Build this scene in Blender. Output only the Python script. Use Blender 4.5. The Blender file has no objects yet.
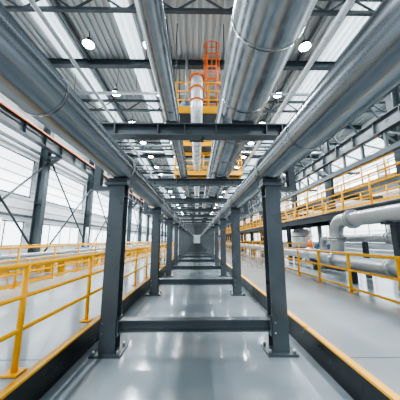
import bpy, bmesh, math, random
from mathutils import Vector, Matrix
random.seed(4)
SC=bpy.context.scene

# ---------------- materials ----------------
def new_mat(name):
    m=bpy.data.materials.new(name); m.use_nodes=True
    nt=m.node_tree; return m,nt,nt.nodes['Principled BSDF']
def mat(name,col,rough=0.5,metal=0.0,var=0.15,scale=4.0,rvar=0.1,bump=0.0,detail=4,stretch=(1,1,1),bscale=None,dist=0.0):
    m,nt,p=new_mat(name)
    tc=nt.nodes.new('ShaderNodeTexCoord'); mp=nt.nodes.new('ShaderNodeMapping')
    mp.inputs['Scale'].default_value=stretch
    nt.links.new(tc.outputs['Object'],mp.inputs['Vector'])
    n=nt.nodes.new('ShaderNodeTexNoise'); n.inputs['Scale'].default_value=scale; n.inputs['Detail'].default_value=detail
    n.inputs['Distortion'].default_value=dist
    nt.links.new(mp.outputs[0],n.inputs['Vector'])
    r=nt.nodes.new('ShaderNodeValToRGB')
    r.color_ramp.elements[0].position=0.3; r.color_ramp.elements[1].position=0.7
    r.color_ramp.elements[0].color=tuple(c*(1-var) for c in col)+(1,)
    r.color_ramp.elements[1].color=tuple(min(1,c*(1+var)) for c in col)+(1,)
    nt.links.new(n.outputs['Fac'],r.inputs['Fac']); nt.links.new(r.outputs[0],p.inputs['Base Color'])
    mr=nt.nodes.new('ShaderNodeMapRange'); mr.inputs['To Min'].default_value=max(0.02,rough-rvar); mr.inputs['To Max'].default_value=min(1,rough+rvar)
    mr.inputs['From Min'].default_value=0.3; mr.inputs['From Max'].default_value=0.7
    nt.links.new(n.outputs['Fac'],mr.inputs['Value']); nt.links.new(mr.outputs[0],p.inputs['Roughness'])
    p.inputs['Metallic'].default_value=metal
    if bump>0:
        n2=nt.nodes.new('ShaderNodeTexNoise'); n2.inputs['Scale'].default_value=bscale or scale*3
        nt.links.new(mp.outputs[0],n2.inputs['Vector'])
        b=nt.nodes.new('ShaderNodeBump'); b.inputs['Strength'].default_value=bump; b.inputs['Distance'].default_value=0.02
        nt.links.new(n2.outputs['Fac'],b.inputs['Height']); nt.links.new(b.outputs[0],p.inputs['Normal'])
    return m
def emis(name,col,s):
    m,nt,p=new_mat(name)
    p.inputs['Base Color'].default_value=(*col,1)
    p.inputs['Emission Color'].default_value=(*col,1); p.inputs['Emission Strength'].default_value=s
    p.inputs['Roughness'].default_value=0.4
    return m
STEEL=mat('painted_steel_grey',(0.085,0.103,0.114),0.34,0.15,0.15,2.5)
STEELD=mat('painted_steel_dark',(0.032,0.043,0.052),0.42,0.1,0.15,2)
TRUSS=mat('roof_steel_grey',(0.055,0.073,0.083),0.42,0.1,0.15,2)
GALV=mat('galvanised_pipe',(0.43,0.445,0.45),0.22,1.0,0.16,12,0.05,0.03,12,(1,0.6,1),dist=0.4)
PIPEG=mat('side_pipe_grey',(0.285,0.305,0.318),0.23,1.0,0.09,8,0.04,0.015,8,(1,0.3,1),dist=0.2)
PIPEL=mat('light_pipe',(0.42,0.445,0.455),0.3,0.6,0.03,6,0.02)
CLAD=mat('white_cladding_pipe',(0.75,0.77,0.78),0.33,0.3,0.06,6)
YEL=mat('safety_yellow',(0.95,0.45,0.0),0.35,0,0.04,5)
ORG=mat('orange_paint',(0.85,0.17,0.01),0.4,0,0.1,5)
BLK=mat('black_rubber',(0.012,0.014,0.016),0.35,0,0.2,5)
WALL=mat('white_wall_panel',(0.76,0.80,0.83),0.5,0.0,0.05,0.8)
CEIL=mat('ceiling_deck',(0.45,0.485,0.50),0.42,0.15,0.08,0.7)
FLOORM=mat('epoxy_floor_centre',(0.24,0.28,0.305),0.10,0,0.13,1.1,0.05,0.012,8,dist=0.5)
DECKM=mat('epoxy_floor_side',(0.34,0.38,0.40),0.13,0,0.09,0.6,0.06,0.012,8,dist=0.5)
BLUE=mat('machine_blue_grey',(0.07,0.16,0.26),0.4,0.1,0.12,3)
BOLT=mat('zinc_bolt',(0.5,0.5,0.5),0.35,0.9,0.1,20)
SKY=emis('translucent_skylight',(0.80,0.90,0.95),1.1)
WIN=emis('daylight_glass',(0.86,0.94,1.0),2.6)
LAMP=emis('lamp_lens',(0.97,0.99,1.0),60)

# ---------------- mesh builder ----------------
class B:
    def __init__(s,name):
        s.name=name; s.bm=bmesh.new(); s.mats=[]
    def mi(s,m):
        if m not in s.mats: s.mats.append(m)
        return s.mats.index(m)
    def box(s,x0,x1,y0,y1,z0,z1,m):
        i=s.mi(m); v=[s.bm.verts.new((x,y,z)) for x in(x0,x1) for y in(y0,y1) for z in(z0,z1)]
        for f in((0,1,3,2),(4,6,7,5),(0,4,5,1),(2,3,7,6),(0,2,6,4),(1,5,7,3)):
            s.bm.faces.new([v[k] for k in f]).material_index=i
    def obox(s,p0,p1,w,h,m,up=(0,0,1),off=(0,0)):
        p0=Vector(p0);p1=Vector(p1);d=(p1-p0).normalized();u=Vector(up)
        if abs(d.dot(u))>0.98:u=Vector((0,1,0))
        sd=d.cross(u).normalized();u=sd.cross(d).normalized()
        o=sd*off[0]+u*off[1];i=s.mi(m)
        v=[s.bm.verts.new(p+o+sd*a*w/2+u*b*h/2) for p in(p0,p1) for a in(-1,1) for b in(-1,1)]
        for f in((0,1,3,2),(4,6,7,5),(0,4,5,1),(2,3,7,6),(0,2,6,4),(1,5,7,3)):
            s.bm.faces.new([v[k] for k in f]).material_index=i
    def ibeam(s,p0,p1,w,h,m,up=(0,0,1),t=0.02):
        s.obox(p0,p1,w,t,m,up,(0,h/2-t/2)); s.obox(p0,p1,w,t,m,up,(0,-h/2+t/2)); s.obox(p0,p1,t,h-2*t,m,up)
    def sweep(s,pts,r,m,seg=16,caps=True):
        pts=[Vector(p) for p in pts];i=s.mi(m);rings=[];n=len(pts);u=None
        for k in range(n):
            if k==0:d=pts[1]-pts[0]
            elif k==n-1:d=pts[-1]-pts[-2]
            else:d=(pts[k+1]-pts[k]).normalized()+(pts[k]-pts[k-1]).normalized()
            d.normalize()
            if u is None:
                a=Vector((0,0,1)) if abs(d.z)<0.9 else Vector((1,0,0))
                u=d.cross(a).normalized()
            u=(u-d*u.dot(d)).normalized();w=d.cross(u)
            rr=r[k] if isinstance(r,(list,tuple)) else r
            rings.append([s.bm.verts.new(pts[k]+(u*math.cos(2*math.pi*j/seg)+w*math.sin(2*math.pi*j/seg))*rr) for j in range(seg)])
        for k in range(n-1):
            for j in range(seg):
                f=s.bm.faces.new((rings[k][j],rings[k][(j+1)%seg],rings[k+1][(j+1)%seg],rings[k+1][j]));f.material_index=i;f.smooth=True
        if caps:
            for rg in(rings[0],rings[-1]):
                f=s.bm.faces.new(rg);f.material_index=i
    def done(s,loc=(0,0,0)):
        bmesh.ops.recalc_face_normals(s.bm,faces=s.bm.faces[:])
        me=bpy.data.meshes.new(s.name);s.bm.to_mesh(me);s.bm.free()
        for m in s.mats:me.materials.append(m)
        o=bpy.data.objects.new(s.name,me);o.location=loc;SC.collection.objects.link(o);return o
def inst(o,name,loc):
    c=bpy.data.objects.new(name,o.data);c.location=loc;SC.collection.objects.link(c);return c
def arc(c,r,a0,a1,ax,ay,n=8):
    c=Vector(c);ax=Vector(ax);ay=Vector(ay)
    return [c+ax*r*math.cos(a0+(a1-a0)*k/n)+ay*r*math.sin(a0+(a1-a0)*k/n) for k in range(n+1)]

YN,YF=-7.0,78.0
XL,XR=-8.4,12.0
HC=9.7
# ---------------- shell ----------------
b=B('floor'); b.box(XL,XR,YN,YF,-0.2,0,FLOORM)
b.done()
for side in(-1,1):
    b=B('raised_walkway')
    x0,x1=(XL+0.06,-1.53) if side<0 else (1.53,XR-0.06)
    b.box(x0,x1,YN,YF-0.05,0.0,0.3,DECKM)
    e=side*1.53
    b.box(min(e,e-side*0.03),max(e,e-side*0.03),YN,YF-0.05,0.0,0.285,BLK)
    b.box(min(e-side*0.03,e+side*0.045),max(e-side*0.03,e+side*0.045),YN,YF-0.05,0.285,0.308,YEL)
    y=-4
    while y<YF-2:
        b.box(min(e+side*0.06,side*5.5),max(e+side*0.06,side*5.5),y,y+0.012,0.3,0.301,STEELD); y+=6.54
    b.done()
def corr_ceiling():
    b=B('ceiling');bm=b.bm
    per=0.26;prof=[]
    x=XL
    while x<XR:
        prof+= [(x,0),(x+0.11,0),(x+0.13,0.09),(x+0.24,0.09)]; x+=per
    prof.append((x,0))
    ya,yb=YN,YF
    vs=[(bm.verts.new((px,ya,HC+pz)),bm.verts.new((px,yb,HC+pz))) for px,pz in prof]
    ci=b.mi(CEIL);si=b.mi(SKY)
    for k in range(len(vs)-1):
        f=bm.faces.new((vs[k][0],vs[k+1][0],vs[k+1][1],vs[k][1]))
        xm=prof[k][0]
        f.material_index= si if any(a<xm<c for a,c in((-6.2,-5.4),(-3.2,-2.5),(2.7,3.4),(5.6,6.4),(9,10))) else ci
    return b.done()
corr_ceiling()
def corr_wall(name,x,z0,z1):
    b=B(name);bm=b.bm;s=1 if x<0 else -1
    z=z0;prof=[]
    while z<z1: prof+=[(0,z),(0,z+0.3),(0.04*s,z+0.34),(0.04*s,z+0.4)];z+=0.44
    prof.append((0,z1+0.1))
    i=b.mi(WALL)
    vs=[(bm.verts.new((x+p,YN,q)),bm.verts.new((x+p,YF,q))) for p,q in prof]
    for k in range(len(vs)-1): bm.faces.new((vs[k][0],vs[k+1][0],vs[k+1][1],vs[k][1])).material_index=i
    return b.done()
corr_wall('wall_left',XL,0.0,HC); corr_wall('wall_right',XR,0.0,HC)
b=B('wall_back'); b.box(XL,XR,YF,YF+0.2,0,HC,WALL); b.done()
wi=1
def window(x,y0,y1,z0,z1,pane=1.5,mid=1):
    global wi
    b=B('window_%d'%wi);wi+=1
    s=1 if x<0 else -1
    a=x+0.06*s;c=x+0.09*s
    b.box(min(a,c),max(a,c),y0,y1,z0,z1,WIN)
    d=x+0.12*s
    X0,X1=min(a,d),max(a,d)
    b.box(X0,X1,y0-0.05,y1+0.05,z1,z1+0.05,STEELD);b.box(X0,X1,y0-0.05,y1+0.05,z0-0.05,z0,STEELD)
    n=max(1,round((y1-y0)/pane))
    for k in range(n+1):
        yy=y0+(y1-y0)*k/n; b.box(X0,X1,yy-0.018,yy+0.018,z0,z1,STEEL)
    for k in range(mid):
        zz=z0+(z1-z0)*(k+1)/(mid+1); b.box(X0,X1,y0,y1,zz-0.015,zz+0.015,STEEL)
    b.done()
CY=[1.1+5.1*k for k in range(-1,15)]
for y in CY:
    window(XL,y+0.45,y+4.65,1.2,2.3,1.05,0)
    window(XL,y+0.3,y+4.8,3.6,5.4,4.5,3)
RY=[3.4+5.1*k for k in range(-1,14)]
for y in RY:
    window(XR,y+0.45,y+4.65,1.3,2.9); window(XR,y+0.45,y+4.65,5.2,6.4)

def column(x,h):
    b=B('building_column');s=1 if x<0 else -1
    b.ibeam((0,0,0.3),(0,0,h),0.3,0.4,TRUSS,up=(1,0,0))
    b.box(-0.28,0.28,-0.25,0.25,0.3,0.33,TRUSS)
    b.obox((0,0,5.2),(s*0.75,0,5.75),0.2,0.12,TRUSS)
    b.box(min(0,s*0.8),max(0,s*0.8),-0.1,0.1,5.65,5.8,TRUSS)
    for z in(3.3,):
        b.box(-0.22,0.22,-0.17,0.17,z,z+0.04,TRUSS)
    return b
c=None
for y in CY:
    if c is None:
        c=column(-8,9.3).done((-7.95,y,0))
    else: inst(c,'building_column',(-7.95,y,0))
c=None
for y in RY:
    if c is None: c=column(8,9.3).done((8.3,y,0))
    else: inst(c,'building_column',(8.3,y,0))
b=B('wall_girt_rails')
for z in(2.6,5.9,7.6): b.obox((-8.16,YN,z),(-8.16,YF,z),0.10,0.12,STEEL)
b.done()
for k,y in enumerate(CY[:-1]):
    if k%2==0 or k==3:
        b=B('wall_cross_bracing')
        b.sweep([(-7.72,y,0.5),(-7.72,y+5.1,5.5)],0.045,STEELD,8);b.sweep([(-7.62,y,5.5),(-7.62,y+5.1,0.5)],0.045,STEELD,8);b.done()
for x,s in((-7.2,1),(7.55,-1)):
    b=B('crane_runway_beam')
    b.ibeam((x,YN,6.1),(x,YF,6.1),0.3,0.6,STEEL if s<0 else STEELD)
    b.box(x-0.04,x+0.04,YN,YF,6.4,6.48,BOLT)
    if s>0:
        b.box(x+s*0.17,x+s*0.22,YN,YF,6.30,6.35,ORG)
    y=YN+0.4
    while y<YF-1:
        b.box(x-0.13,x+0.13,y,y+0.02,5.82,6.38,STEEL if s<0 else STEELD); y+=1.275
    if s<0:
        b.obox((x,YN,5.0),(x,YF,5.0),0.2,0.2,TRUSS)
        b.obox((x-0.5,YN,6.9),(x-0.5,YF,6.9),0.14,0.14,TRUSS)
        y=YN
        while y<YF-1.3:
            b.obox((x,y,5.0),(x,y,5.8),0.10,0.10,TRUSS)
            b.obox((x-0.5,y,6.9),(x-0.12,y,6.35),0.07,0.07,TRUSS)
            b.obox((x,y,5.0),(x,y+1.27,5.8),0.07,0.07,TRUSS); y+=1.275
    b.done()
def truss():
    b=B('roof_truss')
    L,R=XL+0.1,XR-0.1
    b.ibeam((L,0,9.48),(R,0,9.48),0.24,0.30,TRUSS)
    return b
def lattice():
    b=B('roof_lattice_truss');L,R=XL+0.1,XR-0.1
    b.obox((L,0,9.55),(R,0,9.55),0.12,0.12,TRUSS);b.obox((L,0,8.95),(R,0,8.95),0.11,0.11,TRUSS)
    n=24
    for k in range(n):
        x0=L+(R-L)*k/n;x1=L+(R-L)*(k+1)/n
        a,c=(8.95,9.55) if k%2 else (9.55,8.95)
        b.obox((x0,0,a),(x1,0,c),0.05,0.05,TRUSS)
    return b
t1=None;t2=None
y=3.3;k=0
while y<YF:
    if k%2==0:
        if t1 is None:t1=truss().done((0,y,0))
        else:inst(t1,'roof_truss',(0,y,0))
    else:
        if t2 is None:t2=lattice().done((0,y,0))
        else:inst(t2,'roof_lattice_truss',(0,y,0))
    y+=2.9;k+=1
b=B('roof_purlins')
for x in(-7.4,-4.9,-1.2,1.9,4.6,7.8,10.6): b.obox((x,YN,9.6),(x,YF,9.6),0.08,0.12,TRUSS)
b.done()
def lamp():
    b=B('high_bay_lamp')
    b.sweep([(0,0,0.02),(0,0,0.10),(0,0,0.20),(0,0,0.26)],[0.23,0.21,0.12,0.10],STEELD,20)
    b.sweep([(0,0,0.0),(0,0,0.02)],0.21,LAMP,20)
    b.sweep([(0,0,0.26),(0,0,0.6)],0.015,STEELD,6)
    return b
lm=None
ly=7.6
rows=[]
while ly<74:
    rows.append(ly); ly+=3.0 if ly<24 else 4.5
for y in [-4,1.6]+rows:
    for x in(-4.25,4.25)+((-1.9,2.2) if 5<y<40 else ())+((9.6,) if y<30 else ())+((-6.9,6.9) if 5<y<40 else ()):
        if lm is None: lm=lamp().done((x,y,9.0))
        else: inst(lm,'high_bay_lamp',(x,y,9.0))
        if abs(x) in (4.25,9.6):
            L=bpy.data.lights.new('high_bay_light','AREA');L.shape='DISK';L.size=0.38;L.energy=300 if y<20 else 360;L.color=(0.90,0.96,1.0)
            o=bpy.data.objects.new('high_bay_light',L);o.location=(x,y,8.98);SC.collection.objects.link(o)
# ---------------- pipe support frames ----------------
PXL,PXR=-1.19,1.13
def frame():
    b=B('pipe_support_frame')
    for x in(PXL,PXR):
        b.ibeam((x,0,0.03),(x,0,2.32),0.215,0.22,STEEL,up=(0,1,0),t=0.02)
        b.box(x-0.2,x+0.2,-0.17,0.17,0,0.03,STEEL)
        for sx in(-0.16,0.16):
            for sy in(-0.13,0.13): b.sweep([(x+sx,sy,0.03),(x+sx,sy,0.075)],0.02,BOLT,6)
        for z in(0.25,0.42,2.15):
            b.box(x-0.1,x+0.1,-0.1,0.1,z,z+0.012,STEEL)
        b.box(x-0.16,x+0.16,-0.16,0.16,2.30,2.34,STEEL)
        b.box(x-0.14,x+0.14,-0.09,0.09,2.34,2.42,STEELD)
        pts=arc((x,0,2.61),0.212,math.radians(-35),math.radians(215),(1,0,0),(0,0,1),20)
        b.sweep(pts,0.014,BOLT,8)
        s=-1 if x<0 else 1
        b.box(min(x,x+s*0.39),max(x,x+s*0.39),-0.05,0.05,2.24,2.3,STEEL)
        b.obox((x+s*0.33,0,2.3),(x+s*0.33,0,3.12),0.1,0.1,STEEL,up=(0,1,0))
        xi=x-s*0.115
        b.box(min(xi,xi-s*0.015),max(xi,xi-s*0.015),-0.1,0.1,0.22,0.45,STEEL)
        for zz in(0.27,0.4):
            b.sweep([(x-0.07,-0.11,zz),(x-0.07,-0.13,zz)],0.012,BOLT,6)
    b.ibeam((PXL+0.1,0,0.345),(PXR-0.1,0,0.345),0.14,0.15,STEEL,t=0.016)
    b.ibeam((-1.62,0,3.22),(1.58,0,3.22),0.2,0.2,STEEL,t=0.018)
    for x in(-1.3,-0.62,-0.2,0.3,1.1,1.35):
        b.box(x-0.008,x+0.008,-0.095,0.095,3.14,3.30,STEEL)
    b.box(-0.5,-0.32,-0.1,0.1,3.32,3.345,STEELD)
    b.box(0.55,0.9,-0.1,0.1,3.32,3.36,STEELD)
    return b
FY=[3.37+3.24*k for k in range(0,23)]
f0=frame().done((0,FY[0],0))
for y in FY[1:]: inst(f0,'pipe_support_frame',(0,y,0))
def pipe(name,x,z,r,m,y0=YN,y1=YF-0.5,seg=48,band=3.27,off=1.2,bm_=None,bw=0.03,bh=0.006):
    b=B(name); b.sweep([(x,y0,z),(x,y1,z)],r,m,seg)
    y=y0+off
    while y<y1-1:
        b.sweep([(x,y,z),(x,y+bw,z)],r+bh,bm_ or m,seg); y+=band
    return b.done()
pipe('steel_pipe',PXL,2.615,0.195,PIPEG,off=2.0,band=6.54)
pipe('steel_pipe',PXR+0.01,2.62,0.2,PIPEG,off=2.6,band=6.54)
pipe('galvanised_main_pipe',0.725,3.73,0.37,GALV,seg=64,band=1.1,bm_=GALV,bw=0.04,bh=0.008)
pipe('galvanised_pipe',-0.41,3.465,0.12,GALV,band=2.2)
b=B('white_clad_pipe')
zc=5.65;Y0=6.9
pts=[(-0.02,YF-0.5,zc),(-0.02,Y0+0.3,zc)]+arc((-0.02,Y0+0.3,zc+0.3),0.3,math.radians(-90),math.radians(-180),(0,1,0),(0,0,1),6)[1:]+[(-0.02,Y0,7.0)]
b.sweep(pts,0.2,CLAD,28)
y=Y0+0.5
while y<50: b.sweep([(-0.02,y,zc),(-0.02,y+0.05,zc)],0.215,PIPEL,28); y+=0.55
b.sweep([(-0.02,Y0,6.55),(-0.02,Y0,6.60)],0.25,ORG,24);b.sweep([(-0.02,Y0,6.1),(-0.02,Y0,6.14)],0.24,ORG,24)
b.sweep([(-0.02,Y0,7.0),(-0.02,Y0,7.05),(-0.02,Y0,7.12)],[0.26,0.24,0.08],ORG,24)
y=Y0+1.5
while y<60:
    for sx in(-0.28,0.24): b.sweep([(sx,y,zc-0.26),(sx,y,9.5)],0.012,STEELD,6)
    b.box(-0.3,0.26,y-0.04,y+0.04,zc-0.3,zc-0.22,STEELD); y+=5.8
b.done()
def conduit(name,x,z,r,m):
    b=B(name);b.sweep([(x,YN,z),(x,YF-0.5,z)],r,m,14)
    y=3.3
    while y<YF-1:
        b.sweep([(x,y,z),(x,y,9.35)],0.01,STEELD,6)
        b.sweep([(x,y-0.03,z),(x,y+0.03,z)],r*1.2,STEELD,14); y+=5.8
    b.done()
conduit('overhead_conduit_pipe',3.25,6.5,0.08,CLAD)
conduit('overhead_conduit_pipe',4.75,6.6,0.06,PIPEL)
conduit('overhead_conduit_pipe',-1.5,7.6,0.05,PIPEL)
conduit('overhead_conduit_pipe',3.0,7.5,0.05,STEEL)
conduit('overhead_conduit_pipe',-3.6,6.6,0.06,PIPEL)
for y,z,m,r in((9.9,8.55,PIPEL,0.07),(14.9,8.0,TRUSS,0.09),(17.2,8.5,PIPEL,0.07),(22,8.0,PIPEL,0.09),(28,8.2,TRUSS,0.1)):
    b=B('transverse_service_pipe'); b.sweep([(-7.6,y,z),(11.5,y,z)],r,m,14)
    for x in(-6,-3,3.5,6,9.5): b.sweep([(x,y,z),(x,y,9.62)],0.012,STEELD,6)
    b.done()
for tx,tz in((3.9,5.5),):
    b=B('cable_tray')
    for x in(tx-0.22,tx+0.22): b.box(x-0.015,x+0.015,YN,YF-1,tz,tz+0.1,STEEL)
    y=YN
    while y<40: b.box(tx-0.22,tx+0.22,y,y+0.03,tz+0.01,tz+0.03,STEEL); y+=0.3
    for k in range(4): b.sweep([(tx-0.13+0.08*k,YN,tz+0.055),(tx-0.13+0.08*k,YF-1,tz+0.055)],0.025,BLK if k%2 else STEELD,8)
    y=3.3
    while y<YF-1:
        for x in(tx-0.24,tx+0.24): b.sweep([(x,y,tz),(x,y,9.35)],0.01,STEELD,6)
        y+=5.8
    b.done()
# ---------------- access platforms + ladder ----------------
def platform(px0,px1,py0,py1,pz):
    b=B('access_platform')
    b.box(px0,px1,py0,py1,pz,pz+0.04,STEELD)
    for y in(py0,py1): b.box(px0-0.03,px1+0.03,y-0.04,y+0.04,pz-0.1,pz+0.14,YEL)
    for x in(px0,px1): b.box(x-0.04,x+0.04,py0,py1,pz-0.1,pz+0.14,YEL)
    n=max(2,round((px1-px0)/0.6))
    for k in range(n+1):
        for y in(py0,py1): b.sweep([(px0+(px1-px0)*k/n,y,pz),(px0+(px1-px0)*k/n,y,pz+1.1)],0.03,YEL,10)
    for zz in(0.4,0.75,1.1):
        b.sweep([(px0,py0,pz+zz),(px1,py0,pz+zz)],0.028,YEL,10)
        b.sweep([(px0,py1,pz+zz),(px1,py1,pz+zz)],0.028,YEL,10)
        for x in(px0,px1): b.sweep([(x,py0,pz+zz),(x,py1,pz+zz)],0.028,YEL,10)
    for (x,y) in((px0,py0),(px1,py0),(px0,py1),(px1,py1)): b.sweep([(x,y,pz+1.1),(x,y,9.68)],0.02,STEELD,6)
    b.done()
platform(-0.78,1.0,7.3,8.8,6.05)
platform(-1.3,2.6,12.2,13.4,6.95)
platform(-1.3,2.6,12.5,13.4,5.3)
platform(-1.3,2.6,19.2,20.4,6.7)
b=B('filter_vessel')
b.sweep([(-0.45,8.35,6.1),(-0.45,8.35,6.2),(-0.45,8.35,7.0),(-0.45,8.35,7.15)],[0.14,0.22,0.22,0.1],BLUE,24)
b.sweep([(-0.45,8.35,7.1),(-0.45,8.35,9.4)],0.06,PIPEL,14)
b.done()
b=B('drive_motor')
b.box(0.15,0.75,8.15,8.6,6.1,6.5,BLUE); b.sweep([(0.2,8.37,6.68),(0.3,8.37,6.68),(0.7,8.37,6.68)],[0.1,0.17,0.17],BLUE,18)
for k in range(6): b.sweep([(0.34+0.06*k,8.37,6.68),(0.36+0.06*k,8.37,6.68)],0.19,STEELD,18)
b.done()
b=B('caged_ladder')
lx,lyy=0.55,7.75
for x in(lx-0.2,lx+0.2): b.sweep([(x,lyy,6.09),(x,lyy,9.3)],0.03,ORG,10)
z=6.3
while z<9.3: b.sweep([(lx-0.2,lyy,z),(lx+0.2,lyy,z)],0.018,ORG,8); z+=0.28
for z in(7.4,7.95,8.5,9.05):
    b.sweep(arc((lx,lyy,z),0.33,0,-math.pi,(1,0,0),(0,1,0),14),0.02,ORG,8)
for a in(30,60,90,120,150):
    xx=lx+0.33*math.cos(math.radians(a));yy=lyy-0.33*math.sin(math.radians(a))
    b.sweep([(xx,yy,7.4),(xx,yy,9.05)],0.013,ORG,6)
b.done()
# ---------------- railings ----------------
def railing(x,y0,n,sp,z0,h,rails,pr=0.028,rr=0.022,toe=True,name='safety_railing'):
    b=B(name)
    for k in range(n+1):
        y=y0+k*sp
        b.sweep([(x,y,z0+0.012),(x,y,z0+h)],pr,YEL,12)
        b.box(x-0.07,x+0.07,y-0.07,y+0.07,z0,z0+0.014,YEL)
    for q in rails:
        b.sweep([(x,y0,z0+q),(x,y0+n*sp,z0+q)],rr*(1.2 if q==max(rails) else 1),YEL,12)
    if toe: b.box(x-0.006,x+0.006,y0,y0+n*sp,z0+0.03,z0+0.13,YEL)
    return b.done()
railing(-1.66,-1.75,27,1.35,0.308,0.95,(0.36,0.66,0.95),toe=False)
railing(-1.66,36.5,28,1.35,0.308,0.95,(0.36,0.66,0.95),toe=False)
railing(-4.6,-3,18,1.5,0.3,1.0,(0.35,0.68,1.0))
railing(-6.4,2,30,1.5,0.3,1.0,(0.5,1.0))
railing(3.6,2.75,5,1.35,0.3,0.88,(0.1,0.5,0.88),pr=0.034,rr=0.026,toe=False)
railing(3.75,12,26,1.5,0.3,0.92,(0.12,0.5,0.92),toe=False)
railing(5.6,11,30,1.5,0.3,1.0,(0.5,1.0),toe=False)
# ---------------- mezzanine ----------------
b=B('mezzanine_catwalk')
mx0,mx1,my0,my1,mz=5.95,8.0,3.0,74.0,2.7
b.box(mx0,mx1,my0,my1,mz-0.04,mz,STEEL)
b.ibeam((mx0,my0,mz-0.19),(mx0,my1,mz-0.19),0.14,0.3,STEELD)
b.ibeam((mx1,my0,mz-0.19),(mx1,my1,mz-0.19),0.14,0.3,STEELD)
y=my0+1.4
while y<my1:
    b.ibeam((mx0,y,0.3),(mx0,y,mz-0.3),0.2,0.2,STEELD,up=(0,1,0))
    b.box(mx0-0.18,mx0+0.18,y-0.18,y+0.18,0.3,0.32,STEELD)
    b.box(mx0,mx1,y-0.06,y+0.06,mz-0.3,mz-0.05,STEELD)
    b.obox((mx0,y,1.9),(mx0,y+0.6,mz-0.3),0.08,0.08,STEELD); y+=5.1
b.done()
railing(6.0,3.0,47,1.5,2.702,1.05,(0.35,0.7,1.05),pr=0.035,rr=0.03)
railing(7.9,3.0,47,1.5,2.702,1.05,(0.35,0.7,1.05),pr=0.03)
b=B('upper_gallery_walkway')
b.box(8.75,10.6,YN,YF-3,4.3,4.35,STEEL); b.ibeam((8.8,YN,4.15),(8.8,YF-3,4.15),0.12,0.28,STEELD)
for y in RY: b.box(8.52,XR-0.1,y+0.3,y+0.44,4.0,4.28,STEELD)
b.done()
railing(8.85,-2,48,1.5,4.352,1.05,(0.35,0.7,1.05),pr=0.035,rr=0.03)
b=B('equipment_platform')
b.box(6.2,7.9,17,60,1.25,1.3,STEEL); b.ibeam((6.22,17,1.13),(6.22,60,1.13),0.1,0.22,STEELD)
for k in range(9): b.box(6.18,6.3,17.2+5*k,17.35+5*k,0.3,1.05,STEELD); b.box(7.6,7.75,17.2+5*k,17.35+5*k,0.3,1.25,STEELD)
b.done()
railing(6.25,17.2,28,1.5,1.302,1.0,(0.5,1.0),pr=0.03,rr=0.026)
def skid(y,kind):
    b=B('pump_skid' if kind==0 else 'storage_tank')
    x=7.0
    if kind==0:
        b.box(6.3,7.7,y-1,y+1,0.3,0.5,YEL)
        b.sweep([(x,y-0.9,0.95),(x,y-0.8,0.95),(x,y,0.95),(x,y+0.06,0.95)],[0.2,0.33,0.33,0.2],BLUE,24)
        for k in range(10): b.box(x-0.36,x+0.36,y-0.75+0.07*k,y-0.73+0.07*k,0.8,1.1,BLUE)
        b.sweep([(x,y+0.06,0.95),(x,y+0.35,0.95)],0.08,BOLT,12)
        b.sweep([(x,y+0.35,0.95),(x,y+0.45,0.95),(x,y+0.75,0.95),(x,y+0.85,0.95)],[0.2,0.36,0.36,0.2],BLUE,24)
        b.sweep([(x,y+0.6,1.2),(x,y+0.6,2.3)],0.12,PIPEL,16)
        b.box(x-0.3,x+0.3,y-0.7,y-0.1,0.48,0.7,STEELD); b.box(x-0.3,x+0.3,y+0.4,y+0.8,0.48,0.7,STEELD)
    else:
        b.sweep([(x,y,0.55),(x,y,0.65),(x,y,2.0),(x,y,2.2),(x,y,2.26)],[0.35,0.6,0.6,0.4,0.08],CLAD,28)
        for a in range(4):
            xx=x+0.5*math.cos(a*math.pi/2+.78);yy=y+0.5*math.sin(a*math.pi/2+.78); b.box(xx-0.05,xx+0.05,yy-0.05,yy+0.05,0.3,0.75,STEELD)
        b.sweep([(x,y,1.0),(x,y,1.05)],0.63,STEELD,28); b.sweep([(x,y,1.7),(x,y,1.75)],0.63,STEELD,28)
    b.done()
yy=12.2
for k in range(2): skid(yy,k%2); yy+=2.9
b=B('wall_pipe_bank')
for k,(x,z,r) in enumerate(((9.2,5.9,0.14),(9.6,5.9,0.11),(10.0,6.0,0.16),(8.6,3.2,0.12))):
    b.sweep([(x,YN,z),(x,YF-3,z)],r,(PIPEL,PIPEL,GALV,PIPEL)[k],18)
for y in RY: b.box(8.5,10.4,y+0.02,y+0.1,5.62,5.76,STEELD); b.box(8.4,8.8,y+0.02,y+0.1,3.0,3.08,STEELD)
b.done()
for y in(7.5,14,21,29):
    b=B('pump_unit'); x=-7.0
    b.box(x-0.4,x+0.4,y-0.8,y+0.8,0.3,0.45,YEL)
    b.sweep([(x,y-0.6,0.8),(x,y-0.5,0.8),(x,y+0.1,0.8),(x,y+0.16,0.8)],[0.15,0.26,0.26,0.15],BLUE,20)
    b.sweep([(x,y+0.16,0.8),(x,y+0.35,0.8),(x,y+0.4,0.8),(x,y+0.6,0.8)],[0.07,0.07,0.28,0.28],BLUE,20)
    b.box(x-0.2,x+0.2,y-0.5,y+0.05,0.44,0.62,STEELD);b.box(x-0.2,x+0.2,y+0.4,y+0.6,0.44,0.62,STEELD)
    b.sweep([(x,y+0.5,1.0),(x,y+0.5,2.3)],0.09,CLAD,14)
    b.done()
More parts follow.
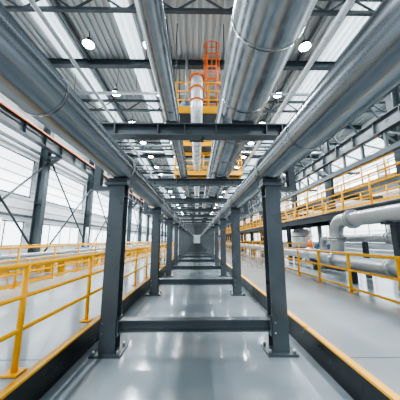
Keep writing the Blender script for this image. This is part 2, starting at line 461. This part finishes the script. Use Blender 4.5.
# ---------------- process pipes right ----------------
def flange(b,p,axis,r,m):
    p=Vector(p);a=Vector(axis)
    b.sweep([p-a*0.06,p-a*0.01],r*1.35,m,28);b.sweep([p+a*0.01,p+a*0.06],r*1.35,m,28)
    t=Vector((0,0,1)) if abs(a.z)<.9 else Vector((1,0,0))
    u=a.cross(t).normalized();w=a.cross(u)
    for k in range(10):
        q=p+(u*math.cos(k*math.pi/5)+w*math.sin(k*math.pi/5))*r*1.22
        b.sweep([q-a*0.09,q+a*0.09],0.015,BOLT,6)
b=B('process_pipe_with_elbow')
X=4.9;r=0.22;ye=7.9
pts=[(X,-3,2.15),(X,ye-0.45,2.15)]+arc((X,ye-0.45,1.7),0.45,math.pi/2,0,(0,1,0),(0,0,1),10)[1:]
pts+=[(X,ye,1.4)]+arc((X,ye+0.45,1.35),0.45,math.pi,1.5*math.pi,(0,1,0),(0,0,1),10)[1:]
b.sweep(pts+[(X,ye+30,0.9)],r,PIPEL,36)
flange(b,(X,ye-0.9,2.15),(0,1,0),r,PIPEL);flange(b,(X,ye,1.53),(0,0,1),r,PIPEL);flange(b,(X,ye+0.9,0.9),(0,1,0),r,PIPEL)
flange(b,(X,4.8,2.15),(0,1,0),r,PIPEL)
for y in(5.6,2.6): 
    b.box(X+0.02,X+0.18,y-0.08,y+0.08,0.3,1.93,STEELD); b.box(X-0.2,X+0.2,y-0.1,y+0.1,1.88,1.95,STEELD)
for k in range(6):
    y=ye+1.6+k*5; b.box(X-0.08,X+0.08,y-0.08,y+0.08,0.3,0.7,STEELD); b.box(X-0.2,X+0.2,y-0.1,y+0.1,0.63,0.7,STEELD)
b.done()
b=B('secondary_pipe_with_elbow')
X2=5.5;r2=0.13
pts=[(X2,-3,1.55),(X2,9.6,1.55)]+arc((X2,9.6,1.25),0.3,math.pi/2,0,(0,1,0),(0,0,1),8)[1:]+[(X2,9.9,0.33)]
b.sweep(pts,r2,PIPEL,28); flange(b,(X2,9.9,0.8),(0,0,1),r2,PIPEL); flange(b,(X2,6.4,1.55),(0,1,0),r2,PIPEL)
b.box(X2-0.22,X2+0.22,9.68,10.12,0.3,0.34,STEELD)
for y in(7.4,3.4): b.box(X2-0.06,X2+0.06,y-0.06,y+0.06,0.3,1.43,STEELD)
b.done()
b=B('process_pipe')
px=4.45
b.sweep([(px,-3,0.85),(px,ye-0.45,0.85)],0.18,PIPEL,32)
flange(b,(px,ye-0.5,0.85),(0,1,0),0.18,PIPEL);flange(b,(px,5.2,0.85),(0,1,0),0.18,PIPEL)
b.sweep([(px,ye-0.44,0.85),(px,ye-0.3,0.85)],[0.17,0.05],PIPEL,24)
for y in(6.6,4.2,1.6):
    b.box(px-.08,px+.08,y-0.08,y+0.08,0.3,0.7,STEELD);b.box(px-.17,px+.17,y-0.1,y+0.1,0.62,0.7,STEELD)
b.done()
b=B('gate_valve')
b.sweep([(4.9,9.6,0.9),(4.9,9.75,0.9),(4.9,9.9,0.9),(4.9,10.05,0.9)],[0.23,0.3,0.3,0.23],PIPEL,24)
b.sweep([(4.9,9.82,1.1),(4.9,9.82,1.5)],[0.12,0.06],ORG,16);b.sweep([(4.9,9.82,1.5),(4.9,9.82,1.7)],0.02,BOLT,8)
b.sweep(arc((4.9,9.82,1.65),0.17,0,2*math.pi,(1,0,0),(0,1,0),24),0.016,ORG,8)
for a in range(3):
    v=Vector((math.cos(a*math.pi/3),math.sin(a*math.pi/3),0))*0.17; c=Vector((4.9,9.82,1.65)); b.sweep([c-v,c+v],0.012,ORG,6)
b.done()
for x,z,r in((-5.2,0.8,0.15),(-5.7,0.8,0.12),(-6.05,0.95,0.09)):
    b=B('floor_pipe'); b.sweep([(x,-4,z),(x,60,z)],r,PIPEL,24)
    y=0
    while y<58:
        b.box(x-0.12,x+0.12,y-0.05,y+0.05,0.3,z-r+0.02,YEL); b.sweep([(x,y+1,z),(x,y+1.05,z)],r*1.25,PIPEL,24); y+=3
    b.done()
# ---------------- camera & world ----------------
w=bpy.data.worlds.new('World');SC.world=w;w.use_nodes=True
bg=w.node_tree.nodes['Background'];bg.inputs[0].default_value=(0.78,0.89,1.0,1);bg.inputs[1].default_value=1.3
try: SC.view_settings.look='AgX - Medium High Contrast'
except Exception as e: print(e)
cam=bpy.data.cameras.new('camera');co=bpy.data.objects.new('camera',cam);SC.collection.objects.link(co)
cam.sensor_width=36;cam.lens=20.16;cam.clip_start=0.05;cam.clip_end=300
co.location=(0,0,1.5);co.rotation_euler=(math.radians(100.1),0,math.radians(-0.77));SC.camera=co
